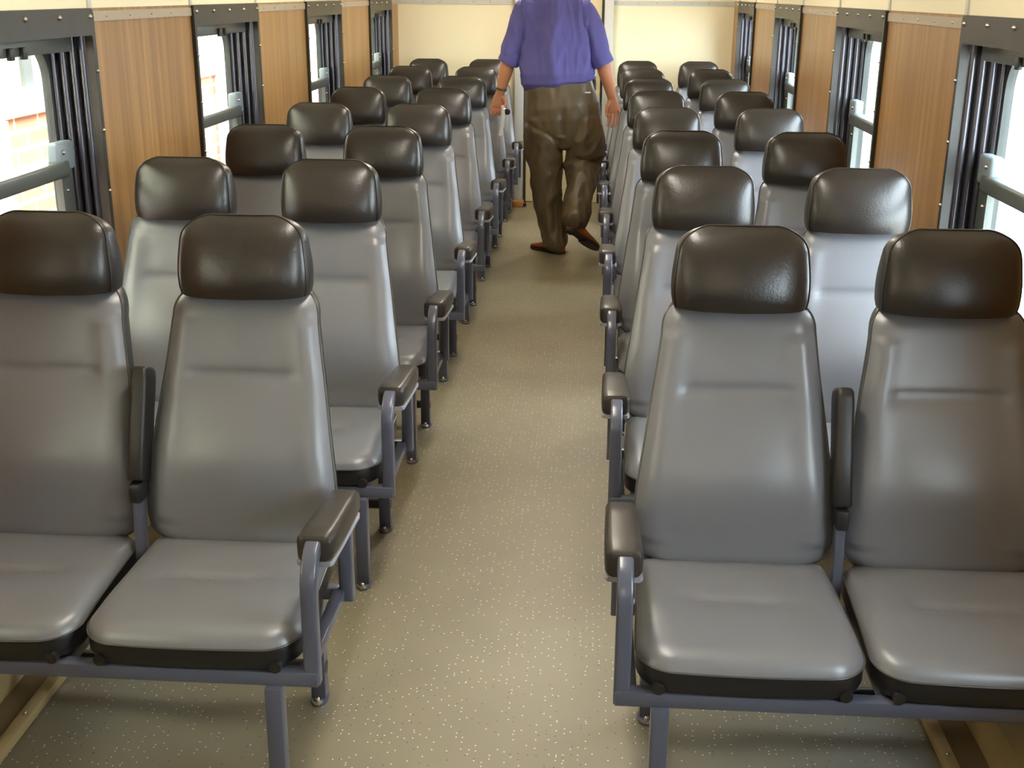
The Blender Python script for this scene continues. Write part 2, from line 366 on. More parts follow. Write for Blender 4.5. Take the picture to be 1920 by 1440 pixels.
# ------------------------------------------------------------------ windows
def make_window(side):
    """window built about its centre (y = 0), depth d measured outward from the wall face"""
    P = lambda d, y, z: (side*(XW+d), y, z)
    to3 = lambda p, d: P(d, p[0], p[1])
    mb = MB()
    # frame flange: outer 0.46, header taller
    mb.plate(rrect4(-WH, WH, WZ0, WZ1, 0.02, 0.02), rrect4(-0.436, 0.436, WZ0+0.024, 1.507, 0.004, 0.004), to3, -0.014, 0.012)
    fr = mb.build('window', M_WFR, angle=30)
    for i in range(5): screw(P(-0.014, -0.43+i*0.215, 1.562), 0.0075, fr)
    for yy in (-0.447, 0.447):
        for z in (1.40, 1.22, 1.03): screw(P(-0.014, yy, z), 0.0065, fr)
    # header box of the blind with two clips
    mb = MB(); a, b = side*(XW+0.03), side*(XW+0.10)
    mb.box(min(a, b), max(a, b), -0.385, 0.385, 1.462, 1.515, 0.004)
    hb = mb.build('header_box', M_SASH, fr)
    a, b = side*(XW+0.018), side*(XW+0.032)
    for yy in (-0.028, 0.048):
        mb = MB(); mb.box(min(a, b), max(a, b), yy-0.013, yy+0.013, 1.455, 1.487, 0.003); mb.build('blind_clip', M_BLK, hb)
    # ribbed jamb liners on both sides and along the sill and head
    def ribs():
        pts = [(0.012, 0.436)]
        d, y = 0.014, 0.434
        for k in range(4):
            for i in range(9):
                a = math.pi*i/8
                pts.append((d+0.0095*(1-math.cos(a)), y-0.011*math.sin(a)))
            d += 0.019
            pts += [(d, y+0.014), (d+0.009, y+0.014), (d+0.009, y-0.008)]
            d += 0.009; y -= 0.008
        pts += [(0.135, y), (0.135, 0.46), (0.012, 0.46)]
        return pts
    for s2 in (-1, 1):
        mb = MB(); pr = ribs()
        mb.rings([[P(d, s2*y, WZ0) for d, y in pr], [P(d, s2*y, 1.586) for d, y in pr]])
        mb.build('jamb', M_RIB, fr, angle=35)
    mb = MB(); a, b = side*(XW+0.012), side*(XW+0.14)
    mb.box(min(a, b), max(a, b), -0.45, 0.45, WZ0, WZ0+0.03); mb.build('sill', M_SASH, fr, smooth=False)
    mb = MB(); mb.box(min(a, b), max(a, b), -0.45, 0.45, 1.518, WZ1); mb.build('head', M_WFR, fr, smooth=False)
    # fixed outer sash, glass with rounded upper corners
    mb = MB(); mb.plate(rrect4(-0.45, 0.45, WZ0+0.005, 1.58, 0.005, 0.005), rrect4(-0.385, 0.385, WZ0+0.05, 1.478, 0.10, 0.05), to3, 0.112, 0.138)
    us = mb.build('upper_sash', M_SEAL, fr, angle=30)
    mb = MB(); a, b = side*(XW+0.124), side*(XW+0.128)
    mb.box(min(a, b), max(a, b), -0.40, 0.40, 1.10, 1.53); mb.build('pane', M_GLASS, us, smooth=False)
    # lower drop sash with thick top rail
    mb = MB(); mb.plate(rrect4(-0.395, 0.395, WZ0+0.03, 1.13, 0.004, 0.004), rrect4(-0.315, 0.315, WZ0+0.09, 1.10, 0.02, 0.02), to3, 0.078, 0.10)
    ls = mb.build('lower_sash', M_SASH, fr, angle=30)
    mb = MB(); a, b = side*(XW+0.058), side*(XW+0.110)
    mb.box(min(a, b), max(a, b), -0.345, 0.345, 1.090, 1.140, 0.010, 3); mb.build('top_rail', M_SASH, ls)
    mb = MB(); a, b = side*(XW+0.088), side*(XW+0.092)
    mb.box(min(a, b), max(a, b), -0.33, 0.33, WZ0+0.06, 1.125); mb.build('pane', M_GLASS, ls, smooth=False)
    for s2 in (-1, 1):
        mb = MB(); a, b = side*(XW+0.066), side*(XW+0.105)
        y0, y1 = sorted((s2*0.285, s2*0.398)); mb.box(min(a, b), max(a, b), y0, y1, 1.108, 1.196, 0.010, 3)
        la = mb.build('latch', M_LATCH, fr)
        mb = MB(); mb.sphere(P(0.066, s2*0.315, 1.165), 0.008, u=8, v=6); mb.build('bolt', M_STEEL, la)
    for s2 in (-1, 1): screw(P(0.078, s2*0.345, 1.045), 0.007, ls, 'bolt')
    return fr

def copy_tree(o, parent=None, name=None):
    c = o.copy(); C.objects.link(c)
    if parent: c.parent = parent
    for ch in list(o.children): copy_tree(ch, c)
    return c

ORD = ['nearest', 'second', 'third', 'farthest']
wn = 1
for side, nm in ((-1, 'left'), (1, 'right')):
    proto = make_window(side)
    for i, c in enumerate(WIN_C+WIN_B):
        o = proto if i == 0 else copy_tree(proto)
        o.name = 'window_%d' % wn; wn += 1
        o.location = (0, c, 0)
        lab = ('%s visible window in the %s wall, dark frame with ribbed jamb' % (ORD[i], nm)) if i < 4 else \
              ('added unseen window in the %s wall %s behind the viewer' % (nm, ['just', 'farther', 'farthest'][i-4]))
        tag(o, lab, 'window', kind='structure')

# ------------------------------------------------------------------ ceiling lamps: out of view, added to light the coach from above
lp = None
for i, y in enumerate((-2.4, 2.6, 5.4, 8.3)):
    if lp is None:
        lp = empty('added_ceiling_lamp', (0, y, 2.30), '', 'lamp')
        mb = MB(); mb.box(-0.09, 0.09, -0.62, 0.62, -0.03, 0.0, 0.006); mb.build('lamp_housing', M_JAMB, lp)
        mb = MB(); mb.box(-0.075, 0.075, -0.6, 0.6, -0.055, -0.03, 0.01); mb.build('lamp_diffuser', M_LAMP, lp); o = lp
    else:
        o = copy_tree(lp); o.location = (0, y, 2.30)
    tag(o, ['added unseen ceiling lamp behind the viewer', 'added unseen ceiling lamp above the nearest benches', 'added unseen ceiling lamp above the middle benches', 'added unseen ceiling lamp nearest the far end wall'][i], 'lamp', 'added ceiling lamps')

# ------------------------------------------------------------------ double seats
UA, UW, UM = 0.577, 1.050, 0.812
def yfront(z): return -0.050-(0.95-z)*0.29

def back_mesh(uc):
    """padded backrest: grey front face, charcoal sides and back"""
    Wp = [(0.385, 0.190), (0.42, 0.218), (0.48, 0.227), (0.55, 0.224), (0.65, 0.210), (0.72, 0.200), (0.78, 0.191), (0.85, 0.181), (0.91, 0.174), (0.97, 0.172)]
    z0, z1, rt, rb = 0.375, 0.972, 0.055, 0.05
    NS, NT = 36, 56
    mb = MB(); grid = []
    for j in range(NT+1):
        t = 0.5-0.5*math.cos(math.pi*j/NT); t = 0.5*t+0.5*j/NT; z = lerp(z0, z1, t); w_ = sinterp(z, Wp)
        if z > z1-rt: w_ += -rt+math.sqrt(max(0, rt*rt-(z-(z1-rt))**2))
        if z < z0+rb: w_ += -rb+math.sqrt(max(0, rb*rb-((z0+rb)-z)**2))
        row = []
        for i in range(NS+1):
            s = math.sin(math.pi/2*(2*i/NS-1)); x = w_*s
            # edge roll and dome
            e = 1-abs(s)**6; ez = min(1, (z1-z)/0.05) if z > z1-0.05 else 1
            ezb = min(1, (z-z0)/0.05) if z < z0+0.05 else 1
            roll = (1-e)*0.028 + (1-ez)**2*0.022 + (1-ezb)**2*0.02
            lum = 0.036*math.exp(-((z-0.60)/0.13)**2)*(1-0.6*s*s)     # lumbar swell
            wing = -0.013*math.exp(-((abs(s)-0.85)/0.18)**2)*(1 if 0.45 < z < 0.9 else 0.4)
            cr = 0.0065*math.exp(-((z-0.778)/0.008)**2)*(1 if abs(x) < 0.115 else max(0, 1-(abs(x)-0.115)/0.02))
            cr += 0.006*math.exp(-((z-0.778)/0.03)**2)*(1-s*s)
            y = yfront(z)+roll-lum+wing+cr+0.006
            row.append((uc+x, y, z))
        grid.append(row)
    vs = [p for r in grid for p in r]; n = NS+1
    fs = [(j*n+i, j*n+i+1, (j+1)*n+i+1, (j+1)*n+i) for j in range(NT) for i in range(NS)]
    mb.mi = 0; mb.add(vs, fs)
    # side band and back from the boundary loop
    loop = [(0, i) for i in range(NS+1)]+[(j, NS) for j in range(1, NT+1)]+[(NT, i) for i in range(NS-1, -1, -1)]+[(j, 0) for j in range(NT-1, 0, -1)]
    B0 = [Vector(grid[j][i]) for j, i in loop]
    def off(dy, k):
        c = Vector((uc, 0, 0.67)); out = []
        for p in B0: out.append(Vector((uc+(p.x-uc)*(1-k), p.y+dy, c.z+(p.z-c.z)*(1-k*0.6)+dy*0.0)))
        return out
    mb.mi = 1
    mb.rings([B0, off(0.004, -0.006), off(0.03, 0.012), off(0.062, 0.05), off(0.078, 0.11)], cap0=False, cap1=False)
    # padded back, closed to the centre line
    last = off(0.078, 0.11); inn = [Vector((uc+(p.x-uc)*0.5, p.y+0.008, 0.67+(p.z-0.67)*0.93)) for p in last]
    mid = [Vector((uc, p.y+0.002, 0.67+(p.z-0.67)*0.9)) for p in inn]
    mb.rings([last, inn, mid], cap0=False, cap1=False)
    pipe = [B0[k]+Vector((0, 0.0, 0)) for k in range(len(B0))]
    return mb, pipe

def piping(loop, r, closed=True):
    mb = MB(); n = len(loop); rs = []
    for i in range(n):
        a = loop[(i-1) % n] if closed else loop[max(0, i-1)]; b = loop[(i+1) % n] if closed else loop[min(n-1, i+1)]
        t = (b-a); t = t.normalized() if t.length > 1e-7 else Vector((0, 0, 1))
        ref = Vector((0, 1, 0)); uu = ref-t*ref.dot(t)
        if uu.length < 1e-3: uu = Vector((1, 0, 0))-t*t.x
        uu.normalize(); vv = t.cross(uu)
        rs.append([loop[i]+uu*q[0]+vv*q[1] for q in circ(r, 6)])
    if closed: rs.append(rs[0])
    mb.rings(rs, not closed, not closed); return mb

def head_mesh(uc):
    z0, z1 = 0.962, 1.146; NZ, NA = 26, 56
    mb = MB(); rs = []; seamL = []; seamR = []
    for j in range(NZ+1):
        t = j/NZ
        a = math.pi/2*min(1, max(0, (t-0.0))); z = lerp(z0, z1, math.sin(a)**0.85 if t < 1 else 1.0)
        h = (z-z0)/(z1-z0)
        hw = sinterp(h, [(0, 0.154), (0.3, 0.156), (0.6, 0.151), (0.85, 0.143), (1.0, 0.128)])
        rr = 0.055
        if z > z1-rr: hw -= rr-math.sqrt(max(0, rr*rr-(z-(z1-rr))**2))
        yf = sinterp(h, [(0, -0.072), (0.25, -0.074), (0.6, -0.062), (0.85, -0.045), (1.0, -0.022)])
        yb = sinterp(h, [(0, 0.060), (0.4, 0.058), (0.75, 0.040), (1.0, 0.002)])
        if h > 0.9:
            k = (h-0.9)/0.1; m = (yf+yb)/2; q = 1-0.55*k*k; yf = m+(yf-m)*q; yb = m+(yb-m)*q
        if h < 0.04: hw -= 0.003*(1-h/0.04); yf += 0.003*(1-h/0.04); yb -= 0.003*(1-h/0.04)
        ring = []
        for i in range(NA):
            th = 2*math.pi*i/NA; c, s = math.cos(th), math.sin(th); p = 2/6.5
            x = hw*math.copysign(abs(c)**p, c); yn = math.copysign(abs(s)**(2/3.6), s)
            y = (yf+yb)/2+(yb-yf)/2*yn
            if s < 0: y += 0.012-0.032*(1-(x/0.156)**2)*(1-0.7*h**2.5)
            ring.append((uc+x, y, z))
        rs.append(ring)
        kL = int(NA*0.5+NA*0.078); kR = NA-int(NA*0.078)
        seamL.append(Vector(ring[kL])); seamR.append(Vector(ring[kR]))
    top = rs[-1]; c = Vector((0, 0, 0))
    for p in top: c += Vector(p)
    c /= len(top)
    for k in (0.6, 0.25): rs.append([tuple(Vector(p).lerp(c, 1-k)+Vector((0, 0, 0.002*(1-k)))) for p in top])
    mb.rings(rs)
    topr = [Vector(top[k]) for k in range(int(NA*0.5+NA*0.078), NA-int(NA*0.078)+1)]
    seam = seamL+topr[1:-1]+list(reversed(seamR))
    return mb, [p+Vector((0, -0.0008, 0)) for p in seam]

def cushion_outline(k=0.0, n=14):
    """plan outline of the seat cushion (x, y), inset by k"""
    yf, yr = -0.600+k, -0.165-k; pts = []
    hwf, hwr = 0.230-k, 0.218-k
    rf, rr = 0.072, 0.03
    for (sx, y, hw, r, a0) in ((1, yr, hwr, rr, 0), (-1, yr, hwr, rr, 90), (-1, yf, hwf, rf, 180), (1, yf, hwf, rf, 270)):
        r = max(0.008, r-k*0.6); cx = sx*(hw-r); cy = y-r if y == yr else y+r
        for i in range(n+1):
            a = math.radians(a0+90*i/n); pts.append((cx+r*math.cos(a), cy+r*math.sin(a)))
    # resample straight sides so that the rings carry shape
    out = []
    for i in range(len(pts)):
        a, b = pts[i], pts[(i+1) % len(pts)]; out.append(a)
        L = math.hypot(b[0]-a[0], b[1]-a[1])
        if L > 0.08:
            for q in range(1, 10): out.append((lerp(a[0], b[0], q/10), lerp(a[1], b[1], q/10)))
    res = []
    for x, y in out:
        if y < -0.46: y -= 0.012*(1-(x/0.23)**2)       # slightly bowed front
        res.append((x, y))
    return res
def ztop(x, y):
    t = (y+0.61)/0.445
    z = sinterp(t, [(0, 0.352), (0.12, 0.372), (0.35, 0.388), (0.7, 0.392), (1.0, 0.398)])
    return z
def cushion_mesh(uc):
    mb = MB(); base = cushion_outline(0); rs = []
    zs = lambda x, y: interp((y+0.61)/0.445, [(0, 0.360), (0.35, 0.372), (1, 0.375)])
    rs.append([(uc+x, y, zs(x, y)) for x, y in base])
    for k, dz in ((0.004, 0.010), (0.012, 0.020), (0.026, 0.027), (0.045, 0.030)):
        rs.append([(uc+x, y, zs(x, y)+dz) for x, y in cushion_outline(k)])
    # fill the crown with a dense grid blended into the last ring
    last = cushion_outline(0.045); N = 14
    for q in range(1, N):
        k = 1-q/N; ring = []
        for x, y in last:
            cx, cy = 0.0, -0.40
            X, Y = cx+(x-cx)*k, cy+(y-cy)*k
            z = zs(X, Y)+0.030+0.004*(1-k*k)
            d = abs(Y+0.375); side = 1 if abs(X) < 0.10 else max(0, 1-(abs(X)-0.10)/0.02)
            z -= 0.009*math.exp(-(d/0.012)**2)*side+0.006*math.exp(-(d/0.06)**2)*max(0, 1-(X/0.16)**2)
            ring.append((uc+X, Y, z))
        rs.append(ring)
    mb.rings(rs, cap0=True, cap1=True)
    seam = [Vector((uc+x, y-0.001 if y < -0.46 else y, zs(x, y))) for x, y in cushion_outline(-0.001)]
    return mb, seam
def cushion_base_mesh(uc):
    mb = MB(); rs = []
    zs = lambda x, y: interp((y+0.61)/0.445, [(0, 0.360), (0.35, 0.372), (1, 0.375)])
    zb = lambda x, y: interp((y+0.61)/0.445, [(0, 0.308), (0.1, 0.311), (1, 0.312)])
    for t, k in ((0, 0.012), (0.08, 0.004), (0.3, 0.0), (0.85, 0.0), (1, 0.003)):
        rs.append([(uc+x, y, lerp(zb(x, y), zs(x, y)-0.001, t)) for x, y in cushion_outline(k)])
    mb.rings(rs); return mb

def make_double_seat(side):
    mir = side < 0
    root = empty('double_seat', (0, 0, 0), '', 'train seat')
    B = lambda mb, n, m, p=root, **k: mb.build(n, m, p, mirror=mir, **k)
    sq = rrect(0.016, 0.016, 0.004, 2)
    # rails
    mb = MB()
    mb.box(0.305, 1.30, -0.603, -0.570, 0.274, 0.306, 0.003)
    mb.box(0.337, 1.30, -0.235, -0.205, 0.274, 0.306, 0.003)
    mb.box(0.322, 0.350, -0.571, -0.230, 0.276, 0.304, 0.003)
    mb.box(UM-0.055, UM-0.028, -0.571, -0.234, 0.276, 0.304, 0.003); mb.box(UM+0.028, UM+0.055, -0.571, -0.234, 0.276, 0.304, 0.003)
    mb.box(1.288, 1.317, -0.64, -0.17, 0.262, 0.318, 0.003)
    B(mb, 'frame', M_FRAME)
    # armrest tube: front post, bend, sloping top, rear post
    mb = MB(); pts = [(0.319, -0.581, 0.274), (0.319, -0.581, 0.40), (0.319, -0.580, 0.485)]
    R = 0.075
    for i in range(1, 9):
        a = math.radians(85*i/8); pts.append((0.319, -0.580+R*(1-math.cos(a)), 0.485+R*math.sin(a)))
    pts += [(0.319, -0.36, 0.540), (0.319, -0.250, 0.524), (0.319, -0.232, 0.512), (0.319, -0.223, 0.48), (0.319, -0.222, 0.274)]
    mb.sweep(pts, rrect(0.0165, 0.0165, 0.006, 3)); B(mb, 'armrest_frame', M_FRAME)
    # armrest pad, sloping down to the rear
    mb = MB(); rs = []
    padz = lambda y: 0.553-(y+0.52)*0.10
    for y, k, dz in ((-0.530, 0.78, -0.004), (-0.526, 0.92, -0.001), (-0.516, 1.0, 0.0), (-0.46, 1.03, 0.0), (-0.38, 1.0, 0.0), (-0.29, 0.95, 0.0), (-0.215, 0.90, 0.0), (-0.205, 0.80, -0.003)):
        rs.append([(0.317+p[0], y, padz(y)+dz+p[1]) for p in rrect(0.0385*k, 0.031*min(1, k*1.02), 0.017*k, 4)])
    mb.rings(rs); pad = B(mb, 'armrest_pad', M_PAD)
    mb = MB(); rs = []
    for y, k in ((-0.531, 0.85), (-0.521, 1.0), (-0.23, 0.92), (-0.215, 0.85)):
        rs.append([(0.317+p[0], y, padz(y)-0.033+p[1]) for p in rrect(0.0390*k, 0.0055, 0.003, 2)])
    mb.rings(rs); B(mb, 'base_plate', M_PADL, pad)
    # legs with feet
    for y in (-0.600, -0.222):
        mb = MB(); mb.box(0.379, 0.415, y-0.018, y+0.018, 0.004, 0.275, 0.003)
        lg = B(mb, 'leg', M_FRAME)
        mb = MB(); mb.sweep([(0.395, y-0.012, 0.0), (0.395, y-0.012, 0.007)], [(p[0]*1.0, p[1]*1.5) for p in circ(0.022, 16)]); ft = B(mb, 'foot_plate', M_FRAME, lg)
        mb = MB(); mb.sweep([(0.395, y-0.036, 0.006), (0.395, y-0.036, 0.016)], circ(0.0115, 6)); mb.sphere((0.395, y-0.036, 0.017), 0.006); B(mb, 'bolt', M_STEEL, lg)
    # dark crossbar low between the rear leg and the wall
    mb = MB(); mb.sweep([(0.378, -0.222, 0.085), (1.146, -0.222, 0.085)], circ(0.016, 12), ref=(0, 1, 0)); cb_ = B(mb, 'crossbar', M_BAR)
    mb = MB(); mb.sweep([(0.415, -0.222, 0.085), (0.424, -0.222, 0.085)], circ(0.010, 6), ref=(0, 1, 0)); B(mb, 'bolt', M_STEEL, cb_)
    # seats
    for uc in (UA, UW):
        mb, seam = cushion_mesh(uc); cu = B(mb, 'seat_cushion', M_GREY, angle=60)
        B(piping(seam, 0.0022), 'piping', M_GPIPE, cu)
        B(cushion_base_mesh(uc), 'cushion_base', M_BASE, cu)
        for sx in (-1, 1):
            mb = MB(); mb.sweep([(uc+sx*0.185, -0.580, 0.320), (uc+sx*0.185, -0.607, 0.319)], circ(0.013, 10)); B(mb, 'bumper', M_BLK, cu)
        mb, loop = back_mesh(uc); bk = B(mb, 'backrest', [M_GREY, M_SIDE], angle=60)
        B(piping(loop, 0.0028), 'piping', M_GPIPE, bk)
        for sx in (-1, 1):
            mb = MB(); mb.sweep([(uc+sx*0.17, -0.19, 0.30), (uc+sx*0.17, -0.165, 0.40), (uc+sx*0.165, -0.13, 0.48)], rrect(0.012, 0.004, 0.002, 2))
            B(mb, 'back_bracket', M_FRAME, bk)
        uh = uc if uc == UA else uc-0.008
        mb, seam = head_mesh(uh); hd = B(mb, 'headrest', M_HEAD, angle=70)
        B(piping(seam, 0.0022, closed=False), 'piping', M_PIPE, hd)
    # raised centre armrest
    p0 = Vector((UM, -0.185, 0.545)); p1 = Vector((UM, -0.093, 0.797)); mb = MB(); rs = []
    dirv = (p1-p0).normalized(); vv = Vector((0, dirv.z, -dirv.y))
    for t, k in ((0, 0.9), (0.02, 1), (0.4, 1.02), (0.9, 1.04), (0.965, 0.97), (0.99, 0.82), (1.0, 0.6)):
        c = p0.lerp(p1, t)
        rs.append([c+Vector((1, 0, 0))*q[0]+vv*q[1] for q in rrect(0.019*k, 0.036*k, 0.009, 3)])
    mb.rings(rs); ca = B(mb, 'centre_armrest', M_BLK)
    mb = MB(); mb.box(UM-0.014, UM+0.014, -0.225, -0.165, 0.500, 0.548, 0.006); B(mb, 'pivot', M_BLK, ca)
    mb = MB(); mb.sweep([(UM, -0.212, 0.302), (UM, -0.205, 0.42), (UM, -0.195, 0.52)], rrect(0.011, 0.018, 0.003, 2)); B(mb, 'armrest_bracket', M_FRAME)
    return root

PITCH = 0.96
ROWS = ['nearest the viewer', 'second from the viewer', 'third from the viewer', 'fourth from the viewer',
        'fourth from the end wall', 'third from the end wall', 'second from the end wall', 'right before the end wall']
for side, nm, y0 in ((-1, 'left', 2.6819), (1, 'right', 2.6627)):
    proto = make_double_seat(side)
    for i in range(8):
        o = proto if i == 0 else copy_tree(proto)
        o.location = (0, y0+i*PITCH, 0)
        tag(o, 'grey double seat on the %s of the aisle, %s' % (nm, ROWS[i]), 'train seat', 'double seats on the %s of the aisle' % nm)

    for k, yb in enumerate((0.38, -0.58, -1.54)):       # unseen rows behind the viewer, added to shade the floor ahead
        o = copy_tree(proto); o.location = (0, yb, 0)
        tag(o, 'added unseen grey double seat on the %s of the aisle, %s behind the viewer' % (nm, ('first', 'second', 'third')[k]), 'train seat', 'double seats on the %s of the aisle' % nm)

# ------------------------------------------------------------------ outdoors
mb = MB(); mb.box(-60, 60, -40, 90, -1.3, -1.1)
tag(mb.build('ground', M_CONC, smooth=False), 'pale ground outside the windows', 'ground', kind='structure')
XB = -2.6
bd = empty('station_building', (XB-2, 8, -1.1), 'brick building with white ledge and pale upper windows outside the left windows', 'building')
def bpart(mb, n, m, p=bd, **k):
    o = mb.build(n, m, p, smooth=False, **k); o.location = -Vector((XB-2, 8, -1.1)) if p is bd else (0, 0, 0); return o
mb = MB()
for y0, y1 in ((-6, 2.2), (3.1, 5.0), (5.56, 8.95), (9.4, 12.6), (13.1, 30)): mb.box(XB-0.3, XB, y0, y1, -1.1, 1.04)
bpart(mb, 'brick_wall', M_BRICK)
for y0, y1 in ((2.2, 3.1), (5.0, 5.56), (8.95, 9.4), (12.6, 13.1)):
    mb = MB(); mb.box(XB-0.3, XB+0.05, y0, y1, -1.1, 1.04); bpart(mb, 'pilaster', M_WHITE)
mb = MB(); mb.box(XB-0.35, XB+0.03, -6, 30, 1.04, 1.17, 0.01); bpart(mb, 'ledge', M_WHITE)
mb = MB(); mb.box(XB-0.3, XB-0.05, -6, 30, 1.17, 1.5); mb.box(XB-0.3, XB, -6, 30, 2.4, 3.2); mb.box(XB-0.3, XB-0.22, -6, 30, 1.5, 2.4); bpart(mb, 'upper_wall', M_CREAM)
for k in range(16):
    y = 1.0+k*1.25
    mb = MB(); mb.box(XB-0.2, XB-0.03, y-0.05, y+0.05, 1.17, 2.4); bpart(mb, 'mullion', M_SASH)
mb = MB(); mb.box(XB-4, XB+0.3, -6.2, 30.2, 3.2, 3.35); bpart(mb, 'roof', M_CONC)

fe = empty('railing', (2.9, 8, -1.1), 'white railing outside the right windows', 'railing')
mb = MB()
for z in (-0.25, 0.1, 0.45, 0.69): mb.box(2.885, 2.915, 5, 30, z-0.02, z+0.02)
o = mb.build('rail', M_WHITE, fe, smooth=False); o.location = (-2.9, -8, 1.1)
for k in range(14):
    mb = MB(); mb.box(2.87, 2.93, 5+k*1.8, 5.06+k*1.8, -1.1, 0.74); o = mb.build('post', M_WHITE, fe, smooth=False); o.location = (-2.9, -8, 1.1)

# ------------------------------------------------------------------ the man
M_SKIN = mat('skin', srgb(206, 142, 106), 0.5, var=(20, 0.05))
M_SHIRT = mat('blue_violet_cotton', srgb(96, 92, 158), 0.85, bump=(900, 0.1, 0.0005), var=(12, 0.05))
M_TROU = mat('olive_brown_cloth', srgb(94, 80, 58), 0.42, var=(9, 0.06))
M_SHOE = mat('brown_leather', srgb(140, 72, 34), 0.35, var=(10, 0.15))
M_SOLE = mat('dark_sole', srgb(40, 32, 28), 0.6)
M_HAIR = mat('grey_brown_hair', srgb(86, 74, 62), 0.7, bump=(120, 0.5, 0.002))
M_STRAP = mat('pale_strap', srgb(222, 216, 210), 0.5)

def limb(mb, pts, n=20, cap=0.6):
    """closed tube with elliptical rings: pts = (x, y, z, rx, ry)"""
    P_ = [Vector(p[:3]) for p in pts]; rs = []
    for i, p in enumerate(P_):
        t = (P_[min(i+1, len(P_)-1)]-P_[max(i-1, 0)]).normalized()
        ref = Vector((1, 0, 0)); uu = ref-t*ref.dot(t)
        if uu.length < 0.2: uu = Vector((0, 1, 0))-t*t.y
        uu.normalize(); vv = t.cross(uu); r = pts[i]; ry = r[4] if len(r) > 4 else r[3]
        rs.append((p, t, uu, vv, r[3], ry))
    out = []
    p, t, uu, vv, rx, ry = rs[0]
    for k in (0.9, 0.55): out.append([p-t*min(rx, ry)*k*cap+(uu*math.cos(a)*rx+vv*math.sin(a)*ry)*math.sqrt(1-k*k) for a in [2*math.pi*j/n for j in range(n)]])
    for p, t, uu, vv, rx, ry in rs: out.append([p+uu*math.cos(a)*rx+vv*math.sin(a)*ry for a in [2*math.pi*j/n for j in range(n)]])
    p, t, uu, vv, rx, ry = rs[-1]
    for k in (0.55, 0.9): out.append([p+t*min(rx, ry)*k*cap+(uu*math.cos(a)*rx+vv*math.sin(a)*ry)*math.sqrt(1-k*k) for a in [2*math.pi*j/n for j in range(n)]])
    mb.rings(out)

def organic(name, mb, m, voxel, smooth, parent=None, disp=None):
    o = mb.build('tmp', m, smooth=False)
    md = o.modifiers.new('r', 'REMESH'); md.mode = 'VOXEL'; md.voxel_size = voxel
    md = o.modifiers.new('s', 'SMOOTH'); md.factor = 0.5; md.iterations = smooth
    dg = bpy.context.evaluated_depsgraph_get(); me = bpy.data.meshes.new_from_object(o.evaluated_get(dg))
    bpy.data.objects.remove(o)
    if disp:
        ns = [v.normal.copy() for v in me.vertices]
        for v, nn in zip(me.vertices, ns): v.co += nn*disp(v.co)
    me.polygons.foreach_set('use_smooth', [True]*len(me.polygons)); me.name = name
    if not me.materials: me.materials.append(m)
    me.update()
    r = bpy.data.objects.new(name, me); C.objects.link(r)
    if parent: r.parent = parent
    return r

YM = 7.72
mb = MB()
# torso, neck, head
limb(mb, [(0.03, YM-0.01, 0.84, 0.19, 0.12), (0.02, YM, 1.00, 0.19, 0.125), (0.0, YM, 1.15, 0.175, 0.115), (-0.015, YM, 1.35, 0.185, 0.12), (-0.02, YM, 1.50, 0.185, 0.105), (-0.02, YM, 1.57, 0.13, 0.085)])
limb(mb, [(-0.02, YM, 1.55, 0.075, 0.075), (-0.02, YM+0.01, 1.62, 0.062, 0.064), (-0.02, YM+0.025, 1.70, 0.058, 0.062)])
limb(mb, [(-0.02, YM+0.06, 1.685, 0.045, 0.055), (-0.02, YM+0.05, 1.72, 0.062, 0.080), (-0.02, YM+0.04, 1.78, 0.074, 0.096), (-0.02, YM+0.035, 1.84, 0.078, 0.100), (-0.02, YM+0.03, 1.885, 0.066, 0.084), (-0.02, YM+0.03, 1.91, 0.04, 0.052)])
limb(mb, [(-0.02, YM+0.135, 1.80, 0.010, 0.010), (-0.02, YM+0.150, 1.765, 0.015, 0.014)], 10)           # nose
limb(mb, [(-0.045, YM+0.118, 1.728, 0.008, 0.006), (-0.02, YM+0.128, 1.726, 0.010, 0.007), (0.005, YM+0.118, 1.728, 0.008, 0.006)], 8)   # lips
for sx in (-1, 1):
    limb(mb, [(-0.02+sx*0.078, YM+0.03, 1.745, 0.010, 0.014), (-0.02+sx*0.086, YM+0.025, 1.775, 0.010, 0.022), (-0.02+sx*0.084, YM+0.022, 1.80, 0.009, 0.016)], 10)  # ears
    limb(mb, [(-0.02+sx*0.04, YM+0.118, 1.795, 0.013, 0.009), (-0.02+sx*0.02, YM+0.122, 1.795, 0.010, 0.008)], 8)                             # eyes
# arms and hands
limb(mb, [(-0.19, YM, 1.53, 0.062), (-0.255, YM-0.02, 1.40, 0.052), (-0.292, YM-0.035, 1.27, 0.047), (-0.318, YM-0.02, 1.17, 0.045, 0.042), (-0.340, YM-0.005, 1.09, 0.036, 0.034), (-0.354, YM, 1.03, 0.029, 0.025)])
limb(mb, [(0.15, YM, 1.53, 0.062), (0.245, YM-0.02, 1.40, 0.052), (0.285, YM-0.035, 1.27, 0.050), (0.310, YM-0.02, 1.17, 0.047, 0.042), (0.338, YM-0.005, 1.08, 0.037, 0.034), (0.357, YM, 1.01, 0.029, 0.025)])
